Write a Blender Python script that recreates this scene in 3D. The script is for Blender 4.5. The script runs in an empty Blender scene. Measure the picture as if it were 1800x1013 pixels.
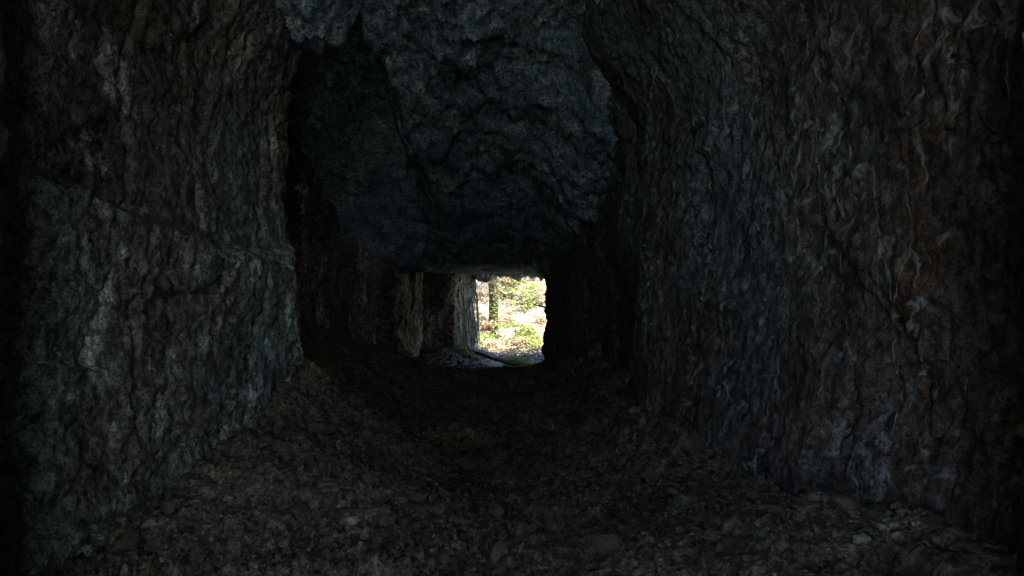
import bpy, bmesh, math, random
import numpy as np
from mathutils import Vector, Matrix, Euler

R = math.radians
random.seed(11)
rng = np.random.default_rng(11)
sc = bpy.context.scene
C = sc.collection

# ------------------------------------------------------------------ camera, sky, sun, exposure
CZ = 1.0                                            # the tripod head stands about a metre above the floor
cam = bpy.data.objects.new('camera', bpy.data.cameras.new('camera'))
C.objects.link(cam)
cam.location = (0, 0, CZ)
cam.rotation_euler = (R(90), 0, 0)
cam.data.sensor_width = 36
cam.data.lens = 24
cam.data.clip_start = 0.05
cam.data.clip_end = 3000
sc.camera = cam

SUN_EL, SUN_AZ = 56.0, 148.0                        # azimuth clockwise from +Y (the far mouth)
w = bpy.data.worlds.new('World')
sc.world = w
w.use_nodes = True
wn = w.node_tree
bg = wn.nodes['Background']
sky = wn.nodes.new('ShaderNodeTexSky')
sky.sky_type = 'NISHITA'
sky.sun_disc = False
sky.sun_elevation = R(SUN_EL)
sky.sun_rotation = R(SUN_AZ)
wn.links.new(sky.outputs[0], bg.inputs[0])
bg.inputs[1].default_value = 0.15

sun = bpy.data.objects.new('sun', bpy.data.lights.new('sun', 'SUN'))
C.objects.link(sun)
sun.data.energy = 4.6
sun.data.angle = R(0.5)
sun.data.color = (1.0, 0.94, 0.86)
sd = Vector((math.sin(R(SUN_AZ)) * math.cos(R(SUN_EL)), math.cos(R(SUN_AZ)) * math.cos(R(SUN_EL)), math.sin(R(SUN_EL))))
sun.rotation_euler = sd.to_track_quat('Z', 'Y').to_euler()
sun.location = (0, 0, 30)

sc.view_settings.view_transform = 'Standard'
sc.view_settings.look = 'None'
sc.view_settings.exposure = 2.6
sc.view_settings.gamma = 1
sc.cycles.use_denoising = True
sc.cycles.max_bounces = 6
sc.cycles.diffuse_bounces = 5

# ------------------------------------------------------------------ numpy noise
U = np.uint32


def hsh(ix, iy, iz, seed):
    n = (ix.astype(np.int64) * 374761393 + iy.astype(np.int64) * 668265263 + iz.astype(np.int64) * 1442695041 + seed * 974634777) & 0xFFFFFFFF
    n = ((n ^ (n >> 13)) * 1274126177) & 0xFFFFFFFF
    n = ((n ^ (n >> 15)) * 2246822519) & 0xFFFFFFFF
    return n ^ (n >> 16)


def perlin(x, y, z, seed=0):
    xi, yi, zi = np.floor(x), np.floor(y), np.floor(z)
    fx, fy, fz = x - xi, y - yi, z - zi
    u, v, t = (f * f * f * (f * (f * 6 - 15) + 10) for f in (fx, fy, fz))
    out = 0
    for dx in (0, 1):
        for dy in (0, 1):
            for dz in (0, 1):
                h = hsh(xi + dx, yi + dy, zi + dz, seed)
                gx = (h & 255) / 127.5 - 1
                gy = ((h >> 8) & 255) / 127.5 - 1
                gz = ((h >> 16) & 255) / 127.5 - 1
                d = gx * (fx - dx) + gy * (fy - dy) + gz * (fz - dz)
                out = out + d * (u if dx else 1 - u) * (v if dy else 1 - v) * (t if dz else 1 - t)
    return out * 1.3


def fbm(x, y, z, octv=5, seed=0, gain=0.5, lac=2.03):
    a, s, f = 1.0, 0, 1.0
    for k in range(octv):
        s = s + a * perlin(x * f, y * f, z * f, seed + k * 7)
        a *= gain
        f *= lac
    return s


def worley(x, y, z, seed=0, flat=False):
    xi, yi, zi = np.floor(x), np.floor(y), np.floor(z)
    f1 = np.full(x.shape, 9.0)
    f2 = np.full(x.shape, 9.0)
    idv = np.zeros(x.shape)
    tx = np.zeros(x.shape)
    for dx in (-1, 0, 1):
        for dy in (-1, 0, 1):
            for dz in ((0,) if flat else (-1, 0, 1)):
                h = hsh(xi + dx, yi + dy, zi + dz, seed)
                px = xi + dx + (h & 1023) / 1023
                py = yi + dy + ((h >> 10) & 1023) / 1023
                pz = z if flat else zi + dz + ((h >> 20) & 1023) / 1023
                d = np.sqrt((x - px) ** 2 + (y - py) ** 2 + (z - pz) ** 2)
                r = ((h * 2654435761) & 0xFFFF) / 65535.0
                near = d < f1
                f2 = np.where(near, f1, np.minimum(f2, d))
                idv = np.where(near, r, idv)
                r2 = ((h * 40503) & 0xFFFF) / 65535.0 - 0.5
                r3 = ((h * 69069 + 12345) & 0xFFFF) / 65535.0 - 0.5
                tx = np.where(near, (x - px) * r2 + (y - py) * r3, tx)   # each cell is a tilted facet
                f1 = np.minimum(f1, d)
    return f1, f2, idv, tx


def ss(a, b, t):
    t = np.clip((t - a) / (b - a), 0, 1)
    return t * t * (3 - 2 * t)


def itp(y, pts):
    return np.interp(y, [p[0] for p in pts], [p[1] for p in pts])


# ------------------------------------------------------------------ object helpers
def tag(o, label=None, cat=None, group=None, kind=None):
    if label: o['label'] = label
    if cat: o['category'] = cat
    if group: o['group'] = group
    if kind: o['kind'] = kind
    return o


def link(name, me, m, parent=None):
    o = bpy.data.objects.new(name, me)
    C.objects.link(o)
    if m:
        me.materials.append(m)
    if parent:
        o.parent = parent
    return o


def mesh_np(name, verts, faces, smooth=True):
    me = bpy.data.meshes.new(name)
    n = len(verts)
    f = np.asarray(faces, dtype=np.int32)
    k = f.shape[1]
    me.vertices.add(n)
    me.vertices.foreach_set('co', np.asarray(verts, dtype=np.float32).ravel())
    me.loops.add(f.size)
    me.loops.foreach_set('vertex_index', f.ravel())
    me.polygons.add(len(f))
    me.polygons.foreach_set('loop_start', np.arange(0, f.size, k, dtype=np.int32))
    me.update(calc_edges=True)
    me.polygons.foreach_set('use_smooth', [smooth] * len(f))
    me.validate()
    return me


def grid_faces(nu, nv, flip=False):
    a = (np.arange(nu - 1)[:, None] * nv + np.arange(nv - 1)[None, :]).ravel()
    f = np.stack([a, a + nv, a + nv + 1, a + 1], 1)
    return f[:, ::-1] if flip else f


def empty(name, loc=(0, 0, 0), rz=0):
    o = bpy.data.objects.new(name, None)
    C.objects.link(o)
    o.empty_display_size = 0.1
    o.location = loc
    o.rotation_euler = (0, 0, rz)
    return o


# ------------------------------------------------------------------ materials
class NT:
    def __init__(s, name):
        s.m = bpy.data.materials.new(name)
        s.m.use_nodes = True
        s.t = s.m.node_tree
        s.b = s.t.nodes['Principled BSDF']
        s.tc = s.t.nodes.new('ShaderNodeTexCoord')

    def n(s, typ, **kw):
        o = s.t.nodes.new(typ)
        for k, v in kw.items():
            setattr(o, k, v)
        return o

    def l(s, a, b):
        s.t.links.new(a, b)

    def co(s, scale=(1, 1, 1), rot=(0, 0, 0), src=None):
        mp = s.n('ShaderNodeMapping')
        mp.inputs['Scale'].default_value = scale
        mp.inputs['Rotation'].default_value = rot
        s.l(src or s.tc.outputs['Object'], mp.inputs[0])
        return mp.outputs[0]

    def noise(s, v, scale, detail=6, rough=0.55, dist=0.0):
        o = s.n('ShaderNodeTexNoise')
        o.inputs['Scale'].default_value = scale
        o.inputs['Detail'].default_value = detail
        o.inputs['Roughness'].default_value = rough
        o.inputs['Distortion'].default_value = dist
        s.l(v, o.inputs['Vector'])
        return o

    def vor(s, v, scale, feature='F1'):
        o = s.n('ShaderNodeTexVoronoi', feature=feature)
        o.inputs['Scale'].default_value = scale
        s.l(v, o.inputs['Vector'])
        return o

    def ramp(s, f, a, b, lo=0.0, hi=1.0):
        o = s.n('ShaderNodeMapRange', interpolation_type='SMOOTHSTEP')
        o.inputs['From Min'].default_value = a
        o.inputs['From Max'].default_value = b
        o.inputs['To Min'].default_value = lo
        o.inputs['To Max'].default_value = hi
        s.l(f, o.inputs['Value'])
        return o.outputs[0]

    def math(s, op, a, b=0.5, c=None):
        o = s.n('ShaderNodeMath', operation=op)
        for i, q in enumerate((a, b) if c is None else (a, b, c)):
            if isinstance(q, (int, float)):
                o.inputs[i].default_value = q
            else:
                s.l(q, o.inputs[i])
        return o.outputs[0]

    def mix(s, f, a, b, mode='MIX'):
        o = s.n('ShaderNodeMix', data_type='RGBA', blend_type=mode)
        if isinstance(f, (int, float)):
            o.inputs[0].default_value = f
        else:
            s.l(f, o.inputs[0])
        for i, q in ((6, a), (7, b)):
            if isinstance(q, tuple):
                o.inputs[i].default_value = (*q, 1)
            else:
                s.l(q, o.inputs[i])
        return o.outputs[2]

    def warp(s, v, scale, amt):
        nz = s.noise(v, scale, 4)
        vm = s.n('ShaderNodeVectorMath', operation='SUBTRACT')
        s.l(nz.outputs['Color'], vm.inputs[0])
        vm.inputs[1].default_value = (0.5, 0.5, 0.5)
        vs = s.n('ShaderNodeVectorMath', operation='SCALE')
        s.l(vm.outputs[0], vs.inputs[0])
        vs.inputs['Scale'].default_value = amt
        va = s.n('ShaderNodeVectorMath', operation='ADD')
        s.l(v, va.inputs[0])
        s.l(vs.outputs[0], va.inputs[1])
        return va.outputs[0]

    def bump(s, h, strength, dist, prev=None):
        o = s.n('ShaderNodeBump')
        o.inputs['Strength'].default_value = strength
        o.inputs['Distance'].default_value = dist
        s.l(h, o.inputs['Height'])
        if prev is not None:
            s.l(prev, o.inputs['Normal'])
        return o.outputs[0]

    def done(s, col, nrm=None, rough=0.8, spec=0.3):
        if isinstance(col, tuple):
            s.b.inputs['Base Color'].default_value = (*col, 1)
        else:
            s.l(col, s.b.inputs['Base Color'])
        if nrm is not None:
            s.l(nrm, s.b.inputs['Normal'])
        if isinstance(rough, (int, float)):
            s.b.inputs['Roughness'].default_value = rough
        else:
            s.l(rough, s.b.inputs['Roughness'])
        s.b.inputs['Specular IOR Level'].default_value = spec
        return s.m


def rock_mat(name, dark, mid, pale, tint, stretch=0.35, patch=1.1, veins=0.0, vein_col=(0.5, 0.52, 0.5), ochre=0.0,
             pale_at=(0.54, 0.66), tint_at=(0.52, 0.68), bumpd=0.03, sill_dark=False, painted_daylight=False, zone=False):
    t = NT(name)
    o = t.co()
    w1 = t.warp(o, 2.3, 0.14)
    st = t.co((1, 1, stretch), src=w1)
    big = t.noise(st, patch, 7, 0.6)
    med = t.noise(st, patch * 5, 8, 0.65)
    fine = t.noise(st, 34, 8, 0.7)
    col = t.mix(t.ramp(big.outputs[0], 0.36, 0.62), dark, mid)
    col = t.mix(t.ramp(med.outputs[0], 0.44, 0.66, 0, 0.75), col, tuple(c * 0.45 for c in dark))
    m2 = t.noise(t.co((1, 1, stretch * 0.8), (0.3, 0.2, 1.1), src=w1), patch * 2.2, 9, 0.68, 0.15)
    col = t.mix(t.ramp(m2.outputs[0], *pale_at), col, pale)
    m3 = t.noise(t.co((1, 1, 0.5), (1.3, 0.4, 0.2)), 0.8, 6, 0.6)
    col = t.mix(t.ramp(m3.outputs[0], tint_at[0], tint_at[1], 0, 0.8), col, tint)
    if ochre:
        m4 = t.noise(t.co((1, 1, 0.22), (0.1, 1.0, 0.4), src=w1), 2.1, 7, 0.65)
        col = t.mix(t.ramp(m4.outputs[0], 0.58, 0.7, 0, ochre), col, (0.17, 0.09, 0.035))
    if zone:                                        # bluish rock deeper in, a rust stain running down nearer the camera
        sx = t.n('ShaderNodeSeparateXYZ')
        t.l(w1, sx.inputs[0])
        col = t.mix(t.math('MULTIPLY', t.ramp(sx.outputs[1], 1.8, 4.0), t.math('MULTIPLY', t.ramp(m2.outputs[0], 0.36, 0.6, 0.15, 0.85), t.ramp(sx.outputs[2], 0.5, 1.8, 0.12, 1.0))), col, (0.085, 0.13, 0.155))
        ru = t.math('MULTIPLY', t.ramp(sx.outputs[1], 1.98, 2.1), t.ramp(sx.outputs[1], 2.2, 2.34, 1, 0))
        col = t.mix(t.math('MULTIPLY', ru, t.ramp(med.outputs[0], 0.4, 0.62, 0.1, 0.75)), col, (0.085, 0.042, 0.014))
    # mineral grain
    sp = t.noise(o, 95, 4, 0.7)
    col = t.mix(1.0, col, t.mix(t.ramp(sp.outputs[0], 0.32, 0.7), (0.35, 0.35, 0.35), (1.65, 1.65, 1.65)), 'MULTIPLY')
    col = t.mix(1.0, col, t.mix(t.ramp(fine.outputs[0], 0.36, 0.66), (0.26, 0.26, 0.26), (1.8, 1.8, 1.8)), 'MULTIPLY')
    h = t.math('ADD', t.math('MULTIPLY', med.outputs[0], 1.0), t.math('MULTIPLY', fine.outputs[0], 0.45))
    vmask = None
    if veins:
        wv = t.warp(t.warp(o, 3.0, 0.12), 14.0, 0.05)
        v1 = t.vor(t.co((3.4, 3.4, 1.15), src=wv), 1.6, 'DISTANCE_TO_EDGE')
        v2 = t.vor(t.co((1, 1, 0.6), (0, 0, 0.7), src=wv), 7.5, 'DISTANCE_TO_EDGE')
        k1 = t.noise(t.co((1, 1, 0.45), (0.5, 0.1, 0)), 3.6, 5, 0.6)
        k2 = t.noise(t.co((1, 1, 0.6), (0.2, 0.9, 0)), 1.7, 6, 0.65)
        a = t.math('MULTIPLY', t.ramp(v1.outputs['Distance'], 0.006, 0.036, 1, 0), t.ramp(k1.outputs[0], 0.43, 0.52))
        b = t.math('MULTIPLY', t.ramp(v2.outputs['Distance'], 0.01, 0.075, 1, 0), t.ramp(k2.outputs[0], 0.54, 0.62))
        brk = t.noise(o, 22, 4, 0.6)
        vmask = t.math('MULTIPLY', t.math('MAXIMUM', a, b), t.ramp(brk.outputs[0], 0.36, 0.6))
        col = t.mix(t.math('MULTIPLY', vmask, veins), col, vein_col)
        # scattered ochre-cream blobs of flowstone
        v3 = t.vor(t.co((1, 1, 0.55), src=wv), 5.0)
        k3 = t.noise(o, 2.3, 3)
        bl = t.math('MULTIPLY', t.ramp(v3.outputs['Distance'], 0.10, 0.24, 1, 0), t.ramp(k3.outputs[0], 0.56, 0.62))
        col = t.mix(t.math('MULTIPLY', bl, 0.6), col, (0.36, 0.31, 0.19))
        h = t.math('ADD', h, t.math('MULTIPLY', vmask, 0.25))
    if painted_daylight:                                        # streaked tone painted for daylight from the mouth, broken off at the recess
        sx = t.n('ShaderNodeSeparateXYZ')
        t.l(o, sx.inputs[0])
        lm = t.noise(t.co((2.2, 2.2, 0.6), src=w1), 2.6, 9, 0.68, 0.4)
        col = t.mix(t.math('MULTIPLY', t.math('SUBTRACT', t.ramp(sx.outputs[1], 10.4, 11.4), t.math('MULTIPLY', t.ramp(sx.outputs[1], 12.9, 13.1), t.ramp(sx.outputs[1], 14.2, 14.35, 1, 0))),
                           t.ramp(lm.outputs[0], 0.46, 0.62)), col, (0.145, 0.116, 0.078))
    if sill_dark:                                       # near-black tone mixed in towards the mouth
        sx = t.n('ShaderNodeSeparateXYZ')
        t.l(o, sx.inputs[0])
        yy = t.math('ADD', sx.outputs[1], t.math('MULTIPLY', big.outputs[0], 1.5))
        sill_tone = t.mix(t.ramp(med.outputs[0], 0.50, 0.64), (0.002, 0.0017, 0.002), (0.02, 0.016, 0.018))
        col = t.mix(t.ramp(yy, 11.0, 13.0), col, sill_tone)
    nrm = t.bump(h, 0.6, bumpd)
    nrm = t.bump(sp.outputs[0], 0.5, 0.006, nrm)
    rg = t.ramp(big.outputs[0], 0.3, 0.7, 0.62, 0.9)
    return t.done(col, nrm, rg, 0.35)


M_left = rock_mat('left_rock', (0.070, 0.066, 0.051), (0.165, 0.168, 0.14), (0.42, 0.46, 0.40), (0.145, 0.195, 0.18), 0.55, 1.15, ochre=0.28, painted_daylight=True, tint_at=(0.46, 0.62), pale_at=(0.53, 0.63))
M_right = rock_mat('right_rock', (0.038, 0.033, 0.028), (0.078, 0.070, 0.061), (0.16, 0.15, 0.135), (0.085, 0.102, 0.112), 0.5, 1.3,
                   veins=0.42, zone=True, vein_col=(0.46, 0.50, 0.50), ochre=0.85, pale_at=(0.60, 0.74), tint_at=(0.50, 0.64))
M_ceil = rock_mat('ceiling_rock', (0.12, 0.205, 0.265), (0.25, 0.39, 0.49), (0.42, 0.58, 0.67), (0.19, 0.34, 0.50), 1.0, 1.7, pale_at=(0.52, 0.66), painted_daylight=True)
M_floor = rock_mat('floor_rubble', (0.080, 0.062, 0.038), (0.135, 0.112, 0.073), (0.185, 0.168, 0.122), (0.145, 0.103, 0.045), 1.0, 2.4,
                   pale_at=(0.55, 0.7), bumpd=0.022, sill_dark=True)


def stone_mat(name):
    t = NT(name)
    oi = t.n('ShaderNodeObjectInfo')
    o = t.co()
    nz = t.noise(o, 3.0, 9, 0.65)
    nf = t.noise(o, 40, 6, 0.7)
    cr = t.n('ShaderNodeValToRGB')
    el = cr.color_ramp.elements
    el[0].color = (0.065, 0.052, 0.03, 1)
    el[1].color = (0.135, 0.14, 0.125, 1)
    for p, c in ((0.35, (0.11, 0.09, 0.058, 1)), (0.6, (0.09, 0.076, 0.052, 1)), (0.8, (0.13, 0.106, 0.066, 1))):
        e = el.new(p)
        e.color = c
    t.l(oi.outputs['Random'], cr.inputs[0])
    col = t.mix(1.0, cr.outputs[0], t.mix(t.ramp(nz.outputs[0], 0.35, 0.68), (0.5, 0.5, 0.5), (1.35, 1.35, 1.35)), 'MULTIPLY')
    col = t.mix(1.0, col, t.mix(t.ramp(nf.outputs[0], 0.35, 0.65), (0.6, 0.6, 0.6), (1.3, 1.3, 1.3)), 'MULTIPLY')
    nrm = t.bump(nz.outputs[0], 0.7, 0.02)
    nrm = t.bump(nf.outputs[0], 0.5, 0.005, nrm)
    return t.done(col, nrm, 0.8, 0.3)


M_stone = stone_mat('loose_stone')


def simple_mat(name, a, b, scale=6, stretch=(1, 1, 1), rough=0.8, bumpd=0.01, detail=7):
    t = NT(name)
    n1 = t.noise(t.co(stretch), scale, detail, 0.65)
    n2 = t.noise(t.co(stretch), scale * 7, 4, 0.6)
    col = t.mix(t.ramp(n1.outputs[0], 0.35, 0.65), a, b)
    col = t.mix(1.0, col, t.mix(n2.outputs[0], (0.6, 0.6, 0.6), (1.4, 1.4, 1.4)), 'MULTIPLY')
    return t.done(col, t.bump(n1.outputs[0], 0.7, bumpd), rough, 0.25)


def leaf_mat(name, a, b):
    t = NT(name)
    n1 = t.noise(t.co(), 4.0, 4)
    n2 = t.noise(t.co(), 37.0, 2)
    col = t.mix(t.ramp(n1.outputs[0], 0.4, 0.6), a, b)
    col = t.mix(1.0, col, t.mix(n2.outputs[0], (0.6, 0.6, 0.6), (1.4, 1.4, 1.4)), 'MULTIPLY')
    t.done(col, None, 0.6, 0.3)
    tr = t.n('ShaderNodeBsdfTranslucent')
    t.l(col, tr.inputs[0])
    ms = t.n('ShaderNodeMixShader')
    ms.inputs[0].default_value = 0.4
    out = t.t.nodes['Material Output']
    t.l(t.b.outputs[0], ms.inputs[1])
    t.l(tr.outputs[0], ms.inputs[2])
    t.l(ms.outputs[0], out.inputs[0])
    return t.m


M_bank = simple_mat('pale_bank', (0.20, 0.18, 0.135), (0.245, 0.225, 0.18), 1.4, bumpd=0.05)
M_ground = simple_mat('woodland_ground', (0.26, 0.235, 0.18), (0.36, 0.325, 0.26), 1.5, bumpd=0.05)
M_hill = simple_mat('hill_rock', (0.13, 0.13, 0.11), (0.22, 0.20, 0.17), 0.7, bumpd=0.1)
M_bark = simple_mat('mossy_bark', (0.014, 0.0125, 0.004), (0.032, 0.028, 0.010), 9, (1, 1, 0.2))
M_wood = simple_mat('dead_wood', (0.045, 0.038, 0.04), (0.11, 0.095, 0.095), 12, (1, 1, 1))
M_palewood = simple_mat('weathered_branch', (0.20, 0.18, 0.16), (0.36, 0.33, 0.30), 12)
M_root = simple_mat('root_bark', (0.14, 0.125, 0.105), (0.30, 0.28, 0.24), 14)
M_twig = simple_mat('thin_stem', (0.10, 0.085, 0.05), (0.18, 0.15, 0.09), 12)
M_green = leaf_mat('fresh_leaf', (0.21, 0.28, 0.06), (0.29, 0.35, 0.11))
M_lime = leaf_mat('moss_leaf', (0.13, 0.21, 0.03), (0.20, 0.28, 0.06))
M_tan = leaf_mat('dry_leaf', (0.42, 0.29, 0.18), (0.50, 0.375, 0.25))
M_dark = simple_mat('mossy_stone', (0.035, 0.032, 0.03), (0.09, 0.075, 0.045), 8)

# ------------------------------------------------------------------ tunnel profile (z relative to the camera)
LEFT = [(-0.66, -0.9), (-0.8, -0.6), (-1.3, -0.1), (-1.25, 0.5), (-1.045, 1.05), (-1.04, 1.41), (-1.36, 1.67), (-1.70, 1.98), (-1.66, 2.6), (-1.58, 3.4), (-1.52, 4.1), (-1.49, 4.65),  # unseen jut beside the camera added to shade the wall's near end
        (-1.62, 4.8), (-2.15, 4.95), (-2.35, 5.3), (-2.42, 6.2), (-2.40, 7.4), (-2.38, 8.6), (-2.36, 9.4), (-2.1, 9.9), (-1.75, 10.2), (-1.75, 10.8), (-1.74, 12.4), (-1.70, 13.0),
        (-1.85, 13.12), (-2.0, 13.3), (-1.95, 13.8), (-1.6, 14.1), (-1.22, 14.2), (-1.14, 14.35), (-1.04, 14.8), (-0.90, 15.3), (-0.84, 15.8), (-1.1, 16.1), (-1.6, 16.3)]
RIGHT = [(0.50, -0.9), (0.62, -0.6), (1.1, 0.1), (1.15, 0.5), (1.02, 0.95), (1.01, 1.34), (1.19, 1.55), (1.36, 1.8), (1.31, 2.1), (1.24, 2.8), (1.05, 3.7), (0.84, 4.55),  # out-of-view jut added here too, darkening the right side
         (0.88, 4.72), (1.02, 4.9), (1.10, 5.4), (1.12, 6.4), (1.06, 7.2), (0.90, 8.2), (0.66, 9.4), (0.50, 10.4), (0.55, 10.62), (0.72, 11.0), (0.78, 12.0), (0.84, 13.8), (0.9, 14.3), (1.5, 14.6), (2.6, 14.7)]  # hidden flare at the end added to light the left passage wall
CEIL = [(-0.9, 2.2), (0.5, 2.2), (2.4, 2.2), (3.4, 2.1), (4.5, 1.88), (6.0, 1.48), (7.5, 1.14), (9.0, 0.78), (10.4, 0.39), (10.9, 0.36), (12.0, 0.40),
        (13.5, 0.36), (15.0, 0.28), (15.8, 0.24), (16.3, 0.6)]


def resample(path, step):
    P = np.array(path, float)
    for _ in range(2):                              # two rounds of corner cutting
        Q = [P[0]]
        for a, b in zip(P[:-1], P[1:]):
            Q += [a * 0.8 + b * 0.2, a * 0.2 + b * 0.8]
        Q.append(P[-1])
        P = np.array(Q)
    seg = np.hypot(*np.diff(P, axis=0).T)
    s = np.concatenate([[0], np.cumsum(seg)])
    out, cur = [], 0.0
    while cur < s[-1]:
        out.append(cur)
        cur += step(np.interp(cur, s, P[:, 1]))
    out.append(s[-1])
    out = np.array(out)
    X, Y = np.interp(out, s, P[:, 0]), np.interp(out, s, P[:, 1])
    tx, ty = np.gradient(X, out), np.gradient(Y, out)
    k = 9
    ker = np.ones(k) / k
    tx = np.convolve(np.pad(tx, k // 2, mode='edge'), ker, 'valid')
    ty = np.convolve(np.pad(ty, k // 2, mode='edge'), ker, 'valid')
    L = np.hypot(tx, ty) + 1e-9
    return out, X, Y, tx / L, ty / L


def step_of(y):
    return 0.05 if y < 1.2 else (0.014 if y < 5.2 else (0.03 if y < 10 else 0.022))


def wall(name, path, side, mat, label):
    s, X, Y, tx, ty = resample(path, step_of)
    nx, ny = -side * -ty, -side * tx                # points into the tunnel
    nx, ny = (ty, -tx) if side < 0 else (-ty, tx)
    z = np.arange(-1.95, 3.05, 0.0165)
    S, Z = np.meshgrid(s, z, indexing='ij')
    XX, YY = np.repeat(X[:, None], len(z), 1), np.repeat(Y[:, None], len(z), 1)
    off = 50.0 * (side > 0)
    a = S + off
    near_calm = 0.45 + 0.55 * ss(1.5, 2.2, YY)
    wx = fbm(a * 1.1, Z * 1.3, XX * 0, 3, 5) * 0.10
    rel = 1.0 if side < 0 else 0.62
    d = fbm(a * 0.8, Z * 0.7, XX * 0, 4, 1) * 0.075                      # broad bulges
    d += fbm(a * 1.5 + wx, Z * 1.7, XX * 0, 5, 2, 0.5) * 0.022 * rel
    d += fbm(a * 9, Z * 13, XX * 0, 5, 4, 0.72) * 0.014
    # broken faces of three sizes, each a slightly tilted plane
    f1, f2, idv, tl = worley(a * 1.5 + wx * 2 + Z * 0.35, Z * 1.7 - a * 0.2, XX * 0 + 3.3, 9, True)
    d += ((idv - 0.5) * 0.06 + tl * 0.10) * rel
    f1, f2, idv, tl = worley(a * 4.2 + wx * 4 - Z * 0.8, Z * 5.2 + a * 0.6, XX * 0 + 1.3, 10, True)
    d += ((idv - 0.5) * 0.016 + tl * 0.024) * rel
    f1, f2, idv, tl = worley(a * 11 + wx * 5, Z * 14, XX * 0 + 1.3, 12, True)
    d += ((idv - 0.5) * 0.014 + tl * 0.032) * (0.5 + 0.5 * rel)
    # cracks: thin lines where a warped noise crosses zero, mostly upright
    cr = np.abs(fbm(a * 1.2 + wx, Z * 0.32 + 7, XX * 0, 5, 21, 0.55))
    d -= 0.07 * np.exp(-(cr / 0.012) ** 2) * ss(-0.1, 0.15, perlin(a * 1.1, Z * 0.8, XX * 0 + 2, 31))
    cr2 = np.abs(fbm(a * 1.1 + 9, Z * 1.9 + wx, XX * 0, 5, 41, 0.55))
    d -= 0.04 * np.exp(-(cr2 / 0.012) ** 2) * ss(0.0, 0.2, perlin(a * 0.9, Z * 1.1, XX * 0 + 5, 51))
    if side < 0:
        for y0, z0, z1, sl in ((2.84, -0.5, 2.5, 0.05), (3.42, 0.3, 2.0, -0.10), (2.62, -0.2, 0.4, 0.12), (4.45, -0.6, 1.5, -0.05), (3.9, -0.7, 0.2, 0.15)):
            yc = y0 + sl * Z + 0.10 * fbm(Z * 1.3 + y0 * 7, XX * 0, XX * 0, 4, 66)
            d -= 0.07 * np.exp(-((YY - yc) / 0.013) ** 2) * ss(z0 - 0.2, z0 + 0.1, Z) * ss(z1 + 0.2, z1 - 0.1, Z)
        led = 0.30 + 0.10 * np.sin(S * 2.1) + 0.10 * fbm(a * 2.2, XX * 0, XX * 0, 4, 61)
        d += 0.13 * ss(0.02, -0.06, Z - led) * ss(2.0, 2.5, YY) * ss(4.7, 4.3, YY)   # the wall swells below a broken ledge
    else:
        d += 0.08 * ss(-0.35, -0.75, Z) * ss(4.4, 3.6, YY)
    if side > 0:                                    # the recess behind the corner closes towards the roof
        d += 0.24 * ss(-0.3, 0.5, Z) * ss(4.6, 5.1, YY) * ss(9.0, 7.5, YY)
    d += 0.07 * ss(9.6, 10.2, YY) * ss(11.2, 10.7, YY) * fbm(Z * 2.6 + 4, XX * 0, a * 0.8, 4, 68, 0.6)   # ragged edges against the daylight
    # arch in towards the roof
    arch = np.minimum(itp(Y, CEIL), 1.72)[:, None] - Z
    slot = ss(4.75, 5.0, YY) * ss(9.9, 9.2, YY) if side < 0 else 0.0
    d += (0.34 if side > 0 else 0.14) * ss(0.65, -0.1, arch) * (1 - slot) * ss(9.5, 7.5, YY)
    calm = ss(16.3, 15.6, YY) * 0.6 + 0.4
    far = np.where(YY > 9.5, 0.95 if side < 0 else 1.0, 1.0)
    d = d * calm * far * near_calm
    V = np.stack([XX + nx[:, None] * d, YY + ny[:, None] * d, Z + CZ], -1).reshape(-1, 3)
    me = mesh_np(name, V, grid_faces(len(s), len(z), flip=side > 0))
    o = link(name, me, mat)
    tag(o, label, kind='structure')
    return o


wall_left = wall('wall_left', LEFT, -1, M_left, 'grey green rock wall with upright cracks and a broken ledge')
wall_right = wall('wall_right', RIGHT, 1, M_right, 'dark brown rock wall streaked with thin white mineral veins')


def depth_rows(y0, y1, near, rate):
    out, y = [], y0
    while y < y1:
        out.append(y)
        y += near if y < 2.4 else max(near, near * (y / 2.4) * rate)
    out.append(y1)
    return np.array(out)


# ceiling: hanging blocks, a dark slot on the left behind the corner
xs = np.arange(-3.1, 3.2, 0.018)
ys = depth_rows(-0.9, 16.3, 0.018, 1.0)
XX, YY = np.meshgrid(xs, ys, indexing='ij')
zc = itp(YY, CEIL)
amp = itp(YY, [(0, 1), (6, 1), (9.5, 0.6), (11, 0.35), (14.5, 0.4), (15.5, 0.7), (16.3, 0.7)])
wxx, wyy = fbm(XX * 1.5, YY * 1.5, XX * 0, 3, 71) * 0.3, fbm(XX * 1.5 + 9, YY * 1.5, XX * 0, 3, 72) * 0.3
f1, f2, idv, tl = worley((XX + wxx) * 1.9, (YY + wyy) * 1.5, XX * 0 + 0.5, 73, True)
zz = (idv - 0.5) * 0.06 + tl * 0.12
f1, f2, idv, tl = worley((XX + wxx * 0.4) * 6.5, (YY + wyy * 0.4) * 5.5, XX * 0 + 0.5, 74, True)
zz += (idv - 0.5) * 0.04 + tl * 0.10
f1, f2, idv, tl = worley((XX + wxx * 0.2) * 17, (YY + wyy * 0.2) * 14, XX * 0 + 0.5, 78, True)
zz += (idv - 0.5) * 0.032 + tl * 0.09
zz += fbm(XX * 0.9, YY * 0.9, XX * 0, 3, 75) * 0.09 + fbm(XX * 8, YY * 8, XX * 0, 5, 76, 0.65) * 0.03 + 0.20 * ss(14.6, 15.3, YY) * fbm(XX * 2.4, XX * 0, YY * 0.5, 4, 79, 0.6)
slot = ss(-0.98, -1.28, XX + 0.05 * np.sin(YY * 3) + 0.06 * fbm(XX * 0 + 2, YY * 2.5, XX * 0, 3, 77) - 0.02 * (YY - 5)) * ss(4.55, 4.75, YY) * np.clip((10.2 - YY) / 5.2, 0, 1)
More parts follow.
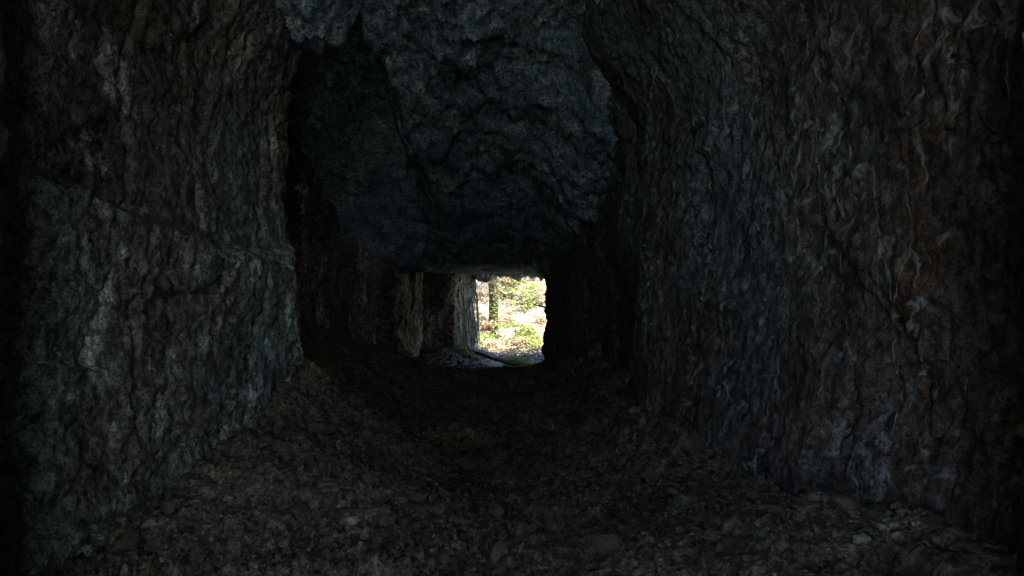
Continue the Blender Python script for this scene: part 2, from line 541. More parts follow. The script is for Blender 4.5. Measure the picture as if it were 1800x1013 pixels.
lo = itp(YY, [(3.5, 0.45), (5, 0.2), (7, 0.0), (10, -0.1)])
side_drop = ss(0, 0.85, XX - lo) * itp(YY, [(4.5, 0.5), (7, 0.55), (9, 0.35), (10.3, 0.0)]) + 0.24 * ss(-0.98, -1.12, XX) * ss(4.62, 4.5, YY) * ss(3.2, 3.9, YY)
lip = ss(9.6, 10.3, YY) * ss(12.0, 11.0, YY)         # the lintel's near edge sags at both ends
zc = zc - lip * (0.20 * ss(0.28, 0.52, XX) + 0.07 * ss(-0.9, -1.7, XX) + 0.06 * fbm(XX * 2.2, XX * 0, YY * 0.6, 4, 70, 0.6))
V = np.stack([XX, YY, zc + zz * amp + slot * 1.15 - side_drop + CZ], -1).reshape(-1, 3)
F = grid_faces(len(xs), len(ys), True)
op = ((XX > 0.80 + 0.05 * np.sin(YY * 5)) & (YY > 14.5)).ravel()      # unseen breach added right of the lintel to let skylight in
F = F[~op[F].any(1)]
ceiling = link('ceiling', mesh_np('ceiling', V, F), M_ceil)
tag(ceiling, 'blue grey broken rock roof sloping down to the far mouth', kind='structure')


def floor_z(x, y, detail=True):
    x, y = np.asarray(x, float), np.asarray(y, float)
    z = itp(y, [(-2, -1.0), (0, -1.0), (2.4, -1.06), (3.4, -1.18), (5, -1.24), (6.5, -1.13), (8, -1.01), (9.0, -1.09), (10, -1.2), (12, -1.45), (14, -1.66), (15.8, -1.77), (17.2, -1.74), (20.5, -1.76)])
    xl = itp(y, [(-2, 1.4), (4.7, 1.5), (5.2, 2.2), (8, 2.1), (10, 2.0), (11, 1.75), (13.2, 1.7), (14, 1.15), (15.8, 0.85), (19, 1.5)])
    hl = itp(y, [(0, .06), (2.4, .06), (3.0, .15), (4, .40), (5.5, .76), (7, .62), (8, .45), (10, .15), (11, .06), (12, .1), (13.3, .42), (14, .42), (15, .28), (16, .25), (19, .2)])
    z = z + hl * ss(0.2, 1.0, (-x - 0.15) / (xl - 0.1))
    hr = itp(y, [(0, .40), (2, .30), (2.8, .24), (4.6, .30), (7, .24), (10, .12), (14, .08), (16, .1), (19, .1)])
    z = z + hr * ss(0.1, 1.15, x)
    z = z + 0.22 * np.exp(-((x + 0.85) / 0.5) ** 2 - ((y - 3.4) / 0.42) ** 2)
    z = z + 0.12 * np.exp(-((x + 1.0) / 0.55) ** 2 - ((y - 4.7) / 0.5) ** 2)
    z = z - 0.10 * np.exp(-((x + 0.75) / 0.55) ** 2 - ((y - 4.15) / 0.28) ** 2)
    wl = itp(y, [(1.9, -1.68), (2.6, -1.66), (3.4, -1.58), (4.1, -1.52), (4.65, -1.49), (5.2, -2.2), (9, -2.3), (10.3, -1.75), (13, -1.7)])
    wr = itp(y, [(1.75, 1.34), (2.1, 1.31), (2.8, 1.24), (3.7, 1.05), (4.55, 0.84), (5.4, 1.08), (7.2, 1.04), (10.4, 0.5), (11, 0.9)])
    foot = np.maximum(ss(0.42, 0.0, x - wl), ss(0.42, 0.0, wr - x)) * ss(11.5, 9.5, y)
    z = z + foot * itp(y, [(2, 0.25), (3, 0.6), (4, 1.0)]) * (0.10 + 0.16 * fbm(x * 0.6, y * 2.1, x * 0, 4, 88).clip(-0.4, 0.8))
    if detail:
        o = x * 0
        z = z + fbm(x * 1.1, y * 1.1, o, 4, 81) * 0.07
        wx, wy = fbm(x * 4, y * 4, o, 3, 82) * 0.10, fbm(x * 4 + 5, y * 4, o, 3, 83) * 0.10
        q = fbm(x * 0.9 + wx, y * 1.7 + wy * 2, o, 5, 89, 0.55) * 3.2          # small broken scarps wandering across the rubble
        fr = q - np.floor(q)
        z = z + 0.045 * fr * (1 - ss(0.93, 1.0, fr)) * ss(7.5, 5.0, y)
        rough = 0.35 + 0.8 * ss(-0.25, 0.3, fbm(x * 0.8 + 3, y * 0.8, o, 3, 84))
        f1, f2, idv, tl = worley((x + wx) * 10, (y + wy) * 12, o + 0.5, 85, True)
        z = z + rough * (((idv - 0.4) * 0.030 + tl * 0.10) * ss(0, 0.10, f2 - f1) - 0.034 * ss(0.09, 0, f2 - f1))
        f1, f2, idv, tl = worley((x + wx * 0.5) * 21, (y + wy * 0.5) * 25, o + 0.5, 86, True)
        z = z + rough * ((idv - 0.4) * 0.022 + tl * 0.05) * ss(0, 0.12, f2 - f1)
        z = z + fbm(x * 22, y * 22, o, 3, 87, 0.6) * 0.007
    return z + CZ


xs = np.arange(-2.75, 2.8, 0.016)
ys = depth_rows(-0.9, 20.4, 0.014, 0.9)
XX, YY = np.meshgrid(xs, ys, indexing='ij')
V = np.stack([XX, YY, floor_z(XX, YY)], -1).reshape(-1, 3)
ground_in = link('tunnel_floor', mesh_np('tunnel_floor', V, grid_faces(len(xs), len(ys))), M_floor)
tag(ground_in, 'brown rubble floor of the tunnel', kind='structure')

# ------------------------------------------------------------------ outside: ground, the hill the tunnel runs through, the bank beyond
g = 900.0
me = bpy.data.meshes.new('ground')
gz = [(-g, -1.06), (-1.3, -1.06), (-0.6, -2.05), (g, -2.05)]
me.from_pydata([(sx_ * g, y_, CZ + z_) for y_, z_ in gz for sx_ in (-1, 1)], [], [(2 * i, 2 * i + 1, 2 * i + 3, 2 * i + 2) for i in range(3)])
tag(link('ground', me, M_ground), 'bare woodland ground', kind='structure')


def hill_mesh():
    vs, fs = [], []

    def add(V, nu, nv, keep=None, flip=False):
        b = sum(len(v) for v in vs)
        F = grid_faces(nu, nv, flip)
        if keep is not None:
            F = F[keep[F].all(1)]
        vs.append(V)
        fs.append(F + b)
    gx, gy = np.linspace(-16, 16, 100), np.linspace(-1.0, 16.15, 60)
    A, B = np.meshgrid(gx, gy, indexing='ij')
    top = 4.4 - 3.2 * ss(7, 14, B) + fbm(A * 0.2, B * 0.2, A * 0, 4, 91) * 0.8 * ss(15, 9, B) - 0.012 * A ** 2
    add(np.stack([A, B, top + CZ], -1).reshape(-1, 3), 100, 60, ~((A > 0.7) & (B > 14.9)).ravel())
    for yy, j, xa, xb, zt, fl in ((-1.0, 0, -0.9, 0.7, 2.3, False), (16.15, -1, -1.1, 2.4, 0.5, True)):
        t = np.linspace(0, 1, 50)
        A, T = np.meshgrid(np.linspace(-16, 16, 129), t, indexing='ij')
        tp = np.interp(A, gx, top[:, j])
        Z = -2.05 + (tp + 2.05) * T
        Y = yy + fbm(A * 0.5, Z * 0.5, A * 0, 4, 95) * 0.6 * np.minimum(1, (np.abs(A) - 1.3).clip(0) + (Z - 1.6).clip(0)) * np.minimum(1, (1 - T) * 3)
        keep = ~((A > 0.7) & (yy > 10)) & ~((A > xa - 0.35) & (A < xb + 0.35) & (Z < zt + 0.3))
        add(np.stack([A, Y, Z + CZ], -1).reshape(-1, 3), 129, 50, keep.ravel(), fl)
    for ax, p0, p1, j0 in (('x', 0.95, 16.0, 14.8), ('y', 14.8, 16.0, 0.95)):      # two faces of the added, unseen cut that lets skylight in
        U_, T = np.meshgrid(np.linspace(p0, p1, 60), np.linspace(0, 1, 40), indexing='ij')
        X_, Y_ = (U_, U_ * 0 + j0) if ax == 'x' else (U_ * 0 + j0, U_)
        tp = 4.4 - 3.2 * ss(7, 14, Y_) - 0.012 * X_ ** 2
        bt = U_ * 0 - 2.05 if ax == 'x' else U_ * 0 + 0.55
        Z = bt + (tp - bt) * T
        nz_ = fbm(U_ * 0.9, Z * 0.9, U_ * 0, 4, 97) * 0.2 * np.minimum(1, (U_ - p0))
        X_, Y_ = (X_, Y_ + nz_) if ax == 'x' else (X_ + nz_ * 0.5, Y_)
        add(np.stack([X_, Y_, Z + CZ], -1).reshape(-1, 3), 60, 40)
    return mesh_np('hill', np.concatenate(vs), np.concatenate(fs))


tag(link('hill', hill_mesh(), M_hill), 'rocky hill the tunnel is cut through', kind='structure')


def bank_z(x, y):
    x, y = np.asarray(x, float), np.asarray(y, float)
    y0 = y - 1.4
    z = itp(y0, [(15.5, -2.3), (16.6, -2.15), (17.5, -1.95), (18.2, -1.7), (18.8, -1.45), (20, -0.78), (22, 0.35), (25, 2.0), (32, 6.0), (44, 9.0)])
    return z + fbm(x * 0.5, y * 0.5, x * 0, 4, 101) * 0.14 + CZ


xs, ys = np.linspace(-18, 18, 220), np.linspace(16.9, 45, 180)
XX, YY = np.meshgrid(xs, ys, indexing='ij')
V = np.stack([XX, YY, bank_z(XX, YY)], -1).reshape(-1, 3)
tag(link('hillside', mesh_np('hillside', V, grid_faces(len(xs), len(ys))), M_bank), 'pale sunlit bank outside the tunnel mouth', kind='structure')

# ------------------------------------------------------------------ stones
def stone_mesh(seed, flat=0.45, n=18):
    r = random.Random(seed)
    bm = bmesh.new()
    for _ in range(n):
        v = Vector((r.gauss(0, 1), r.gauss(0, 1), r.gauss(0, 1))).normalized()
        k = r.uniform(0.78, 1.0)
        bm.verts.new((v.x * k * 0.5, v.y * k * 0.42, v.z * k * 0.5 * flat))
    ret = bmesh.ops.convex_hull(bm, input=bm.verts)
    bmesh.ops.delete(bm, geom=[g_ for g_ in ret['geom_interior'] if isinstance(g_, bmesh.types.BMVert)], context='VERTS')
    bmesh.ops.bevel(bm, geom=bm.edges[:], offset=0.022, segments=2, affect='EDGES', profile=0.6)
    for v in bm.verts:
        v.co *= 1 + 0.05 * math.sin(v.co.x * 19 + seed) * math.sin(v.co.y * 23 + v.co.z * 17)
    me = bpy.data.meshes.new('stone')
    bm.to_mesh(me)
    bm.free()
    me.materials.append(M_stone)
    return me


M_pale_stone = simple_mat('pale_stone', (0.17, 0.17, 0.145), (0.26, 0.255, 0.22), 5)
M_dark_stone = simple_mat('dark_stone', (0.04, 0.036, 0.031), (0.085, 0.076, 0.065), 5)

PROT = [stone_mesh(k, random.Random(k).choice((0.3, 0.4, 0.55, 0.7))) for k in range(14)]


def px(u, v_depth):
    return (u - 900) / 1200 * v_depth


def put_stone(x, y, size, rz, tilt, me, sink=0.3, sz=1.0):
    o = bpy.data.objects.new('stone', me)
    C.objects.link(o)
    z = float(floor_z(np.array([x]), np.array([y]))[0])
    hz = max(v.co.z for v in me.vertices) * size * sz
    o.location = (x, y, z + hz * (1 - 2 * sink))
    o.scale = (size, size, size * sz)
    o.rotation_euler = (tilt[0], tilt[1], rz)
    return o


def solve_depth(v, u):
    """depth along the pixel's ray at which it meets the floor"""
    d = np.linspace(1.6, 15, 1200)
    zf = floor_z((u - 900) / 1200 * d, d, False) - CZ
    zr = -(v - 506.5) / 1200 * d
    k = np.argmax(zr < zf)
    return float(d[k])


HERO = [  # u, v, width in px, shape seed, height scale, tilt, label
    (262, 942, 34, 3, 1.2, (0.2, 0.1), 'small pale grey stone catching light at the foot of the left wall'),
    (292, 928, 40, 5, 2.6, (0.15, 0.9), 'dark slab standing on edge beside the pale stone at the left wall'),
    (560, 768, 84, 7, 0.9, (0.05, 0.1), 'wide flat slab on the crest of the left rubble mound'),
    (610, 918, 76, 2, 1.2, (0.3, 0.1), 'broad grey angular block low on the left mound'),
    (735, 895, 50, 9, 1.1, (0.2, -0.2), 'blocky dark stone right of the left mound'),
    (870, 922, 44, 1, 1.5, (0.3, 0.5), 'pointed stone standing up in the middle of the path'),
    (968, 950, 80, 4, 1.2, (-0.1, 0.2), 'large sloping dark stone right of the middle path'),
    (1070, 975, 100, 8, 1.3, (0.1, 0.05), 'biggest rounded boulder at the front right of the path'),
    (1150, 828, 42, 6, 1.3, (0.1, 0.3), 'brownish stone against the foot of the right wall rubble'),
    (1414, 988, 76, 10, 0.9, (0.1, 0.1), 'flat dark slab with a pale rim near the right foreground'),
    (1515, 983, 40, 11, 1.0, (0.1, -0.1), 'smooth pale brown stone in the right foreground dirt'),
    (1630, 950, 36, 12, 1.0, (0.1, 0.2), 'oval grey stone at the foot of the right wall'),
    (820, 835, 40, 13, 0.9, (0.1, 0.1), 'lone low stone on the dark path past the mounds'),
    (1205, 900, 60, 0, 1.1, (0.2, 0.1), 'squat grey stone in the rubble bank below the right wall'),
]
for u, v, wpx, sd_, szs, tl_, lab in HERO:
    d = solve_depth(v, u)
    o = put_stone(px(u, d), d, 0.9 * wpx / 1200 * d, random.uniform(-0.5, 0.5), tl_, PROT[sd_], 0.22, szs)
    tone = M_pale_stone if 'pale' in lab[:16] else M_dark_stone if 'dark' in lab else None
    if tone:
        o.data = o.data.copy()
        o.data.materials[0] = tone
    tag(o, lab, 'stone', 'larger stones in the tunnel rubble')

n_st = 0
while n_st < 200:
    u = random.uniform(200, 1560)
    v = 660 + 360 * random.random() ** 0.6
    d = solve_depth(v, u)
    x = px(u, d)
    if n_st >= 120:                                 # fallen pieces heaped along the feet of the walls
        d = random.uniform(2.1, 5.2)
        if random.random() < 0.5:
            x = float(np.interp(d, [2.0, 2.6, 3.4, 4.65, 5.2], [-1.62, -1.6, -1.52, -1.43, -1.45])) + abs(random.gauss(0.04, 0.12))
        else:
            x = float(np.interp(d, [2.0, 2.8, 3.7, 4.55, 5.2], [1.26, 1.18, 1.0, 0.8, 0.95])) - abs(random.gauss(0.04, 0.12))
    if d > 9 or d < 1.9 or x < -1.6 or x > 1.27:
        continue
    size = min(0.13, max(0.035, random.lognormvariate(-2.72, 0.42)))
    o = put_stone(x, d, size, random.uniform(0, 6.28), (random.uniform(-0.35, 0.35), random.uniform(-0.35, 0.35)), random.choice(PROT), random.uniform(0.2, 0.42),
                  random.uniform(0.7, 1.2))
    tag(o, 'small angular grey brown stone lying among the floor rubble', 'stone', 'small stones of the floor rubble')
    n_st += 1


def shards(name, n, seed):
    r = np.random.default_rng(seed)
    pv = []
    for me in PROT[:6]:
        bm = bmesh.new()
        pts = [Vector(p).normalized() for p in r.normal(size=(9, 3))]
        for p in pts:
            bm.verts.new((p.x * 0.5, p.y * 0.4, p.z * 0.24))
        ret = bmesh.ops.convex_hull(bm, input=bm.verts)
        bm.verts.index_update()
        bm.verts.ensure_lookup_table()
        pv.append((np.array([v.co[:] for v in bm.verts]), np.array([[v.index for v in f.verts] for f in bm.faces])))
        bm.free()
    D = 1.9 + 6.6 * r.random(n) ** 1.5
    X = r.uniform(-1, 1, n)
    X = np.where(X < 0, X * np.where(D < 4.8, 1.5, 2.1), X * np.where(D < 4.8, 1.2, 1.1))
    Zf = floor_z(X, D)
    S = np.clip(r.lognormal(-3.65, 0.42, n), 0.012, 0.06)
    vs, fs, b = [], [], 0
    for i in range(n):
        V, F = pv[i % 6]
        e = np.array(Euler((r.uniform(-.5, .5), r.uniform(-.5, .5), r.uniform(0, 6.28))).to_matrix())
        vs.append(V @ e.T * S[i] + (X[i], D[i], Zf[i] + S[i] * 0.06))
        fs.append(F + b)
        b += len(V)
    o = link(name, mesh_np(name, np.concatenate(vs), np.concatenate(fs), False), M_floor)
    tag(o, 'fine stone chips covering the tunnel floor', 'gravel', kind='stuff')


shards('gravel', 20000, 5)

# ------------------------------------------------------------------ tubes and leaves for the far mouth
def tube_bm(bm, pts, radii, seg=7):
    rings = []
    for i, p in enumerate(pts):
        p = Vector(p)
        a = Vector(pts[max(i - 1, 0)])
        b = Vector(pts[min(i + 1, len(pts) - 1)])
        q = (b - a).to_track_quat('Z', 'Y')
        rings.append([bm.verts.new(p + q @ Vector((math.cos(k / seg * 6.2832) * radii[i], math.sin(k / seg * 6.2832) * radii[i], 0))) for k in range(seg)])
    for r0, r1 in zip(rings[:-1], rings[1:]):
        for k in range(seg):
            bm.faces.new((r0[k], r0[(k + 1) % seg], r1[(k + 1) % seg], r1[k]))
    bm.faces.new(rings[0][::-1])
    bm.faces.new(rings[-1])


def wander(p0, p1, n, amt, r):
    p0, p1 = Vector(p0), Vector(p1)
    out = []
    for i in range(n + 1):
        t = i / n
        p = p0.lerp(p1, t)
        k = math.sin(math.pi * t) ** 0.5 if 0 < t < 1 else 0.0
        out.append(p + Vector((r.uniform(-amt, amt), r.uniform(-amt, amt), r.uniform(-amt, amt))) * k)
    return out


def bm_obj(name, bm, m, parent=None, smooth=True):
    me = bpy.data.meshes.new(name)
    bm.normal_update()
    bm.to_mesh(me)
    bm.free()
    for p in me.polygons:
        p.use_smooth = smooth
    return link(name, me, m, parent)


def leaf(bm, p, d, size, r, flat=0.5):
    """one leaf blade folded along its midrib"""
    d = Vector(d).normalized()
    up = Vector((r.uniform(-flat, flat), r.uniform(-flat, flat), 1)).normalized()
    sdv = d.cross(up).normalized() * size * 0.32
    up = sdv.cross(d).normalized()
    a = bm.verts.new(p)
    b = bm.verts.new(p + d * size * 0.5 + sdv + up * size * 0.06)
    c = bm.verts.new(p + d * size)
    e = bm.verts.new(p + d * size * 0.5 - sdv + up * size * 0.06)
    bm.faces.new((a, b, c))
    bm.faces.new((a, c, e))


def at(u, v, d):
    return Vector(((u - 900) / 1200 * d, d, -(v - 506.5) / 1200 * d + CZ))


def shrub(name, base, h, wd, n, leafsize, m, label, cat, group=None, seed=0, tiers=7):
    """stems carrying flat, layered sprays of leaves"""
    r = random.Random(seed)
    root = empty(name, base)
    st, lf = bmesh.new(), bmesh.new()
    for k in range(tiers):
        ang = r.uniform(0, 6.28)
        hh = h * (k + 0.7) / tiers * r.uniform(0.85, 1.1)
        tip = Vector((math.cos(ang) * wd * 0.5 * r.uniform(0.4, 1), math.sin(ang) * wd * 0.5 * r.uniform(0.4, 1), hh))
        pts = wander((r.uniform(-.03, .03), r.uniform(-.03, .03), -0.05), tip, 4, 0.04 * h, r)
        tube_bm(st, pts, [0.007, 0.006, 0.005, 0.004, 0.002], 5)
        for _ in range(int(n * 2.6) // tiers):
            q = Vector((r.gauss(0, wd * 0.24), r.gauss(0, wd * 0.24), r.gauss(0, 0.028)))
            a2 = r.uniform(0, 6.28)
            leaf(lf, tip + q, (math.cos(a2), math.sin(a2), r.uniform(-0.5, 0.15)), leafsize * r.uniform(0.6, 1.3), r, 2.0)
    bm_obj('stems', st, M_twig, root)
    bm_obj('leaves', lf, m, root, False)
    tag(root, label, cat, group)
    return root


def on_bank(u, d):
    x = px(u, d)
    return Vector((x, d, float(bank_z(np.array([x]), np.array([d]))[0])))


# the tree outside
def tree(base, label):
    r = random.Random(3)
    root = empty('tree', base)
    bm = bmesh.new()
    n = 14
    pts = [Vector((0.05 * math.sin(i * 0.8), 0.04 * math.cos(i), -0.2 + 7.0 * i / n)) for i in range(n + 1)]
    tube_bm(bm, pts, [0.20] + [0.155 - 0.006 * i for i in range(n)], 12)
    bm_obj('trunk', bm, M_bark, root)
    cr, lim = bmesh.new(), bmesh.new()
    for k in range(16):
        a = r.uniform(0, 6.28)
        z0 = r.uniform(3.6, 6.6)
        tip = Vector((math.cos(a) * r.uniform(0.8, 1.9), math.sin(a) * r.uniform(0.8, 1.9), z0 + r.uniform(0.1, 1.2)))
        tube_bm(lim, wander((0, 0, z0), tip, 5, 0.08, r), [0.05, 0.04, 0.03, 0.022, 0.015, 0.008], 6)
        for _ in range(110):
            q = Vector((r.gauss(0, 0.36), r.gauss(0, 0.36), r.gauss(0, 0.16)))
            leaf(cr, tip + q, (r.uniform(-1, 1), r.uniform(-1, 1), r.uniform(-0.6, 0.2)), r.uniform(0.07, 0.13), r)
    bm_obj('limbs', lim, M_bark, root)
    bm_obj('crown', cr, M_green, root, False)
    tag(root, label, 'tree')
    return root


tree(on_bank(865, 20.6) - Vector((0, 0, 0.05)), 'dark mossy tree trunk standing on the bank outside the mouth')

# leafy creeper hanging in front of the trunk
r = random.Random(9)
cre = empty('climbing_plant', on_bank(869, 20.2))
st, lf = bmesh.new(), bmesh.new()
tube_bm(st, wander((0, 0, -0.05), (-0.02, 0.03, 1.9), 8, 0.03, r), [0.012] * 9, 5)
for k in range(46):
    zz_ = 0.03 + 1.95 * (k / 46)
    cx = r.uniform(-0.14, 0.16)
    wdt = 0.16 if zz_ < 0.9 else 0.11
    for _ in range(int(13 if zz_ < 0.9 else 6)):
        leaf(lf, Vector((cx + r.gauss(0, wdt * 0.55), r.uniform(-0.1, 0.05), zz_ + r.gauss(0, 0.014))), (r.choice((-1, 1)), r.uniform(-0.4, 0.1), r.uniform(-0.35, 0.1)),
             r.uniform(0.05, 0.09), r)
bm_obj('stems', st, M_twig, cre)
bm_obj('leaves', lf, M_green, cre, False)
tag(cre, 'green creeper with layered leaves climbing the dark trunk', 'creeper')

SHRUBS = [  # u, depth, height, width, leaves, leaf size, material, label
    (840, 16.6, 0.42, 0.45, 260, 0.07, M_green, 'bright green bush against the left side of the mouth'),
    (852, 18.0, 0.45, 0.55, 260, 0.07, M_green, 'low green bush at the foot of the dark trunk'),
    (848, 20.4, 1.6, 0.55, 330, 0.075, M_tan, 'dry tan shrub left of the dark trunk'),
    (886, 20.6, 1.7, 0.7, 420, 0.08, M_tan, 'tall dry tan shrub just right of the dark trunk'),
    (889, 21.4, 1.9, 0.7, 260, 0.09, M_green, 'tall green shrub highest up beside the dark trunk'),
    (912, 21.5, 1.3, 0.9, 420, 0.085, M_tan, 'rust tan bush spread over the middle of the bank'),
    (916, 20.2, 1.15, 0.65, 260, 0.08, M_green, 'mid green airy shrub on the middle of the bank'),
    (938, 21.8, 1.25, 0.8, 320, 0.085, M_tan, 'dry tan bush below the jutting stick'),
    (912, 18.3, 0.62, 0.75, 420, 0.075, M_green, 'spreading green bush low in the centre of the mouth'),
    (944, 17.6, 0.35, 0.45, 240, 0.065, M_green, 'green bush at the right edge of the mouth'),
    (880, 17.6, 0.35, 0.6, 320, 0.07, M_tan, 'low heap of dry orange fern under the trunk'),
    (935, 18.6, 0.5, 0.6, 280, 0.07, M_tan, 'low dry orange fern at the right of the bank'),
    (905, 22.5, 2.2, 1.2, 420, 0.10, M_tan, 'large dry tan thicket high behind the rust tan bush'),
    (950, 20.4, 0.8, 0.6, 260, 0.08, M_tan, 'dry tan bush hard against the right edge of the mouth'),
    (898, 19.3, 0.8, 0.5, 220, 0.075, M_tan, 'dry tan clump between the dark trunk and the central green bush'),
    (932, 20.0, 1.0, 0.5, 170, 0.075, M_green, 'sparse green shrub under the jutting stick'),
    (900, 20.6, 1.5, 0.5, 200, 0.08, M_green, 'slender green shrub between the trunk and the rust tan bush'),
    (868, 18.9, 0.4, 0.6, 260, 0.07, M_tan, 'orange fern patch at the foot of the bank left of centre'),
    (903, 18.0, 0.3, 0.6, 260, 0.07, M_tan, 'flat orange fern patch at the foot of the bank in the centre'),
    (925, 18.2, 0.35, 0.5, 240, 0.065, M_green, 'short green clump at the foot of the bank right of centre'),
    (950, 19.3, 0.5, 0.5, 220, 0.07, M_tan, 'orange fern behind the right edge green bush'),
    (836, 19.2, 0.9, 0.5, 300, 0.07, M_tan, 'dry orange fern behind the left green bush'),
]
for i, (u, d, h, wd, n, lsz, m, lab) in enumerate(SHRUBS):
    d += 1.5
    shrub('shrub', on_bank(u, d), h, wd, n, lsz, m, lab, 'shrub', 'shrubs on the bank outside', seed=20 + i, tiers=int(6 + h * 7))


def stick(name, pts, radii, m, label, cat, group=None, seg=7):
    bm = bmesh.new()
    tube_bm(bm, pts, radii, seg)
    o = bm_obj(name, bm, m)
    tag(o, label, cat, group)
    return o


# saplings on the bank
r = random.Random(4)
for u0, u1, v1, d, lab in ((875, 876, 480, 18.4, 'thin straight sapling rising along the right of the trunk'),
                           (880, 896, 560, 18.2, 'thin sapling leaning right from the dry fern'),
                           (903, 906, 588, 18.0, 'short thin sapling among the central green leaves'),
                           (938, 935, 588, 18.3, 'short grey sapling at the right of the bank'),
                           (850, 847, 545, 19.0, 'faint thin sapling left of the dark trunk')):
    d += 1.5
    b = on_bank(u0, d)
    t = at(u1, v1, d)
    root = empty('sapling', b)
    p = wander((0, 0, -0.05), t - b, 6, 0.015, r)
    bm = bmesh.new()
    tube_bm(bm, p, [0.013, 0.012, 0.011, 0.010, 0.008, 0.006, 0.003], 6)
    bm_obj('stem', bm, M_twig, root)
    bm = bmesh.new()
    for _ in range(16):
        q = p[random.randint(3, 6)]
        leaf(bm, q + Vector((r.gauss(0, .04), r.gauss(0, .04), r.gauss(0, .03))), (r.uniform(-1, 1), r.uniform(-1, 1), -0.2), 0.06, r)
    bm_obj('leaves', bm, M_green, root, False)
    tag(root, lab, 'sapling', 'thin saplings outside the mouth')


def fz(u, d):
    x = px(u, d)
    return Vector((x, d, float(floor_z(np.array([x]), np.array([d]))[0])))


# dead wood at the mouth
r = random.Random(8)
a, b = fz(820, 14.8) + Vector((0, 0, .06)), fz(905, 14.4) + Vector((0, 0, .05))
stick('fallen_log', wander(a, b, 7, 0.015, r), [0.035, 0.04, 0.038, 0.036, 0.034, 0.03, 0.025, 0.015], M_wood, 'long dark log lying across the sill of the mouth', 'log', seg=9)
a, b = fz(850, 15.3) + Vector((0, 0, .08)), fz(935, 15.1) + Vector((0, 0, .05))
stick('fallen_log', wander(a, b, 6, 0.015, r), [0.03, 0.032, 0.03, 0.028, 0.025, 0.02, 0.012], M_palewood, 'slimmer pale log lying behind the dark log', 'log')
stick('leaning_branch', wander(at(813, 590, 14.7), fz(834, 14.6), 6, 0.015, r), [0.012, 0.014, 0.016, 0.018, 0.02, 0.02, 0.02], M_palewood,
      'pale branch leaning on the left wall by the mouth', 'branch')
stick('branch', wander(at(848, 612, 15.4), fz(851, 15.1), 4, 0.01, r), [0.015, 0.02, 0.02, 0.022, 0.022], M_palewood, 'short pale stub standing up among the dead wood', 'branch')
stick('branch', wander(at(824, 618, 14.6), fz(822, 14.4), 4, 0.01, r), [0.01, 0.013, 0.015, 0.016, 0.016], M_palewood, 'little pale stick propped at the foot of the left wall', 'branch')
stick('branch', [at(937, 535.5, 16.6), at(945, 537, 16.6), at(953, 539, 16.6), at(975, 545, 16.4)], [0.011, 0.02, 0.024, 0.03], M_wood,
      'dark stick jutting in from the right edge of the mouth', 'branch')
for k in range(16):
    u, d = random.uniform(800, 940), random.uniform(13.6, 16.2)
    if px(u, d) < itp(d, [(y, x) for x, y in LEFT]) + 0.1:
        continue
    p = fz(u, d) + Vector((0, 0, 0.03))
    an = random.uniform(-0.6, 0.6)
    L = random.uniform(0.12, 0.4)
    x2, y2 = p.x + L * math.cos(an), p.y + L * math.sin(an)
    q = Vector((x2, y2, float(floor_z(np.array([x2]), np.array([y2]))[0]) + 0.02))
    stick('twig', wander(p, q, 3, 0.012, r), [0.009, 0.011, 0.009, 0.005], random.choice((M_wood, M_palewood, M_root)), 'thin broken stick in the litter at the tunnel mouth',
          'stick', 'broken sticks at the tunnel mouth', 5)

# roots hanging down the left wall beside the mouth
lx = [(y, x) for x, y in LEFT]
for k in range(26):
    d0 = r.uniform(13.9, 15.7)
    top_z, bot_z = r.uniform(-0.55, 0.1), r.uniform(-1.5, -1.05)
    pts = []
    for i in range(9):
        t = i / 8
        dd = d0 + 0.25 * (r.random() - 0.5) + 0.05 * math.sin(t * 6 + k)
        x = float(itp(dd, lx)) + 0.05 + 0.03 * r.random() + 0.04 * t
        pts.append(Vector((x, dd, CZ + top_z + (bot_z - top_z) * t)))
    for i in range(1, 8):
        pts[i] = (pts[i - 1] + pts[i] + pts[i + 1]) / 3
    stick('root', pts, [0.007, 0.009, 0.010, 0.011, 0.011, 0.011, 0.010, 0.009, 0.006], M_root, 'thin grey root hanging down the left wall beside the mouth', 'root',
          'roots on the left wall by the mouth', 6)

# stones and moss on the sill of the mouth
for u, d, wpx, lab in ((874, 16.7, 15, 'dark rounded mossy stone on the sill of the mouth'), (887, 16.6, 15, 'brown mossy stone right beside the dark one on the sill'),
                       (917, 16.3, 14, 'dark hump backed stone at the outer lip of the mouth'), (812, 14.4, 14, 'blackish block at the foot of the roots'),
                       (837, 14.4, 13, 'dark block touching the long dark log')):
    o = put_stone(px(u, d), d, wpx / 1200 * d, random.uniform(0, 3), (0.1, 0.1), PROT[8], 0.1, 1.5)
    o.data = o.data.copy()
    o.data.materials[0] = M_dark
    o.name = 'boulder'
    tag(o, lab, 'boulder', 'dark stones at the mouth')
cnt = 0
while cnt < 84:
    d = random.uniform(12.0, 16.6)
    u = random.uniform(745, 958)
    x = px(u, d)
    if x < itp(d, lx) + 0.08 or x > 0.7:
        continue
    o = put_stone(x, d, min(0.16, random.lognormvariate(-2.7, 0.45)), random.uniform(0, 6.28), (random.uniform(-.4, .4), random.uniform(-.4, .4)), random.choice(PROT), 0.2, random.uniform(0.8, 1.4))
    tag(o, 'purplish grey stone lit by daylight on the floor at the mouth', 'stone', 'daylit stones at the tunnel mouth')
    cnt += 1


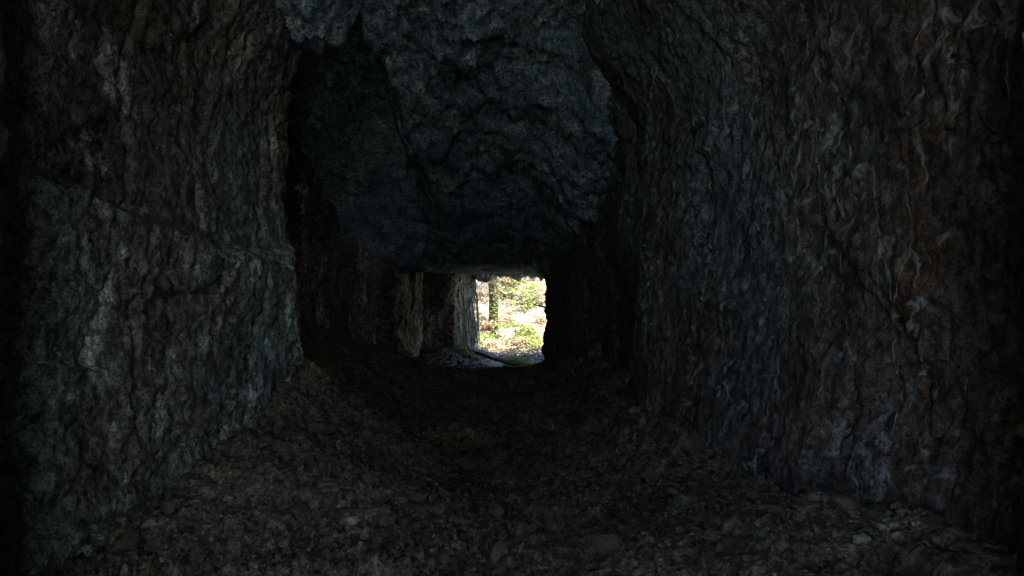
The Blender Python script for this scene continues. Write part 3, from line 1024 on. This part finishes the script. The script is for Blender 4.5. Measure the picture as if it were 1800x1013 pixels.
def moss(u, d, wd, h, n, label):
    rr = random.Random(u)
    root = empty('moss_plant', fz(u, d))
    st, bm = bmesh.new(), bmesh.new()
    for k in range(n):
        q = Vector((rr.gauss(0, wd * 0.3), rr.gauss(0, wd * 0.2), 0))
        q.z = float(floor_z(np.array([root.location.x + q.x]), np.array([root.location.y + q.y]))[0]) - root.location.z + abs(rr.gauss(0, h * 0.5))
        a2 = rr.uniform(0, 6.28)
        leaf(bm, q, (math.cos(a2), math.sin(a2), rr.uniform(-0.2, 0.6)), rr.uniform(0.035, 0.07), rr, 1.5)
    for k in range(5):
        tube_bm(st, wander((rr.uniform(-.04, .04), 0, -0.03), (rr.gauss(0, wd * .25), rr.gauss(0, wd * .2), h * 0.8), 2, 0.01, rr), [0.004, 0.003, 0.002], 4)
    bm_obj('stems', st, M_twig, root)
    bm_obj('leaves', bm, M_lime, root, False)
    tag(root, label, 'plant', 'low green plants on the sill')


moss(814, 14.0, 0.40, 0.14, 300, 'yellow green clump of moss by the left wall foot')
moss(902, 14.6, 0.34, 0.26, 420, 'bright green tuft standing on the sill in the middle')
moss(915, 14.6, 0.45, 0.14, 380, 'low bright green mat right of the green tuft')
moss(870, 13.7, 0.5, 0.04, 140, 'thin yellow green moss scattered along the front of the sill')

# fallen leaves and bark chips over the sill
def litter(n):
    rr = random.Random(77)
    bm = bmesh.new()
    m2 = 0
    while m2 < n:
        d = rr.uniform(11.8, 19.4)
        x = rr.uniform(-1.9, 1.6)
        if d < 16 and (x < itp(d, lx) + 0.03 or x > 1.2):
            continue
        p = Vector((x, d, float(floor_z(np.array([x]), np.array([d]))[0]) + 0.012))
        a2 = rr.uniform(0, 6.28)
        leaf(bm, p, (math.cos(a2), math.sin(a2), rr.uniform(-0.1, 0.5)), rr.uniform(0.03, 0.085), rr, 0.8)
        m2 += 1
    o = bm_obj('leaf_litter', bm, M_litter, None, False)
    tag(o, 'fallen brown leaves and bark chips strewn over the sill', 'leaf litter', kind='stuff')


def litter_mat():
    t = NT('leaf_litter')
    v = t.vor(t.co(), 11.0)
    cr = t.n('ShaderNodeValToRGB')
    el = cr.color_ramp.elements
    el[0].color = (0.03, 0.02, 0.018, 1)
    el[1].color = (0.20, 0.17, 0.15, 1)
    for p, c in ((0.35, (0.07, 0.035, 0.022, 1)), (0.6, (0.05, 0.04, 0.045, 1)), (0.8, (0.11, 0.06, 0.04, 1))):
        e = el.new(p)
        e.color = c
    sp = t.n('ShaderNodeSeparateColor')
    t.l(v.outputs['Color'], sp.inputs[0])
    t.l(sp.outputs[0], cr.inputs[0])
    return t.done(cr.outputs[0], None, 0.6, 0.4)


M_litter = litter_mat()
litter(3200)
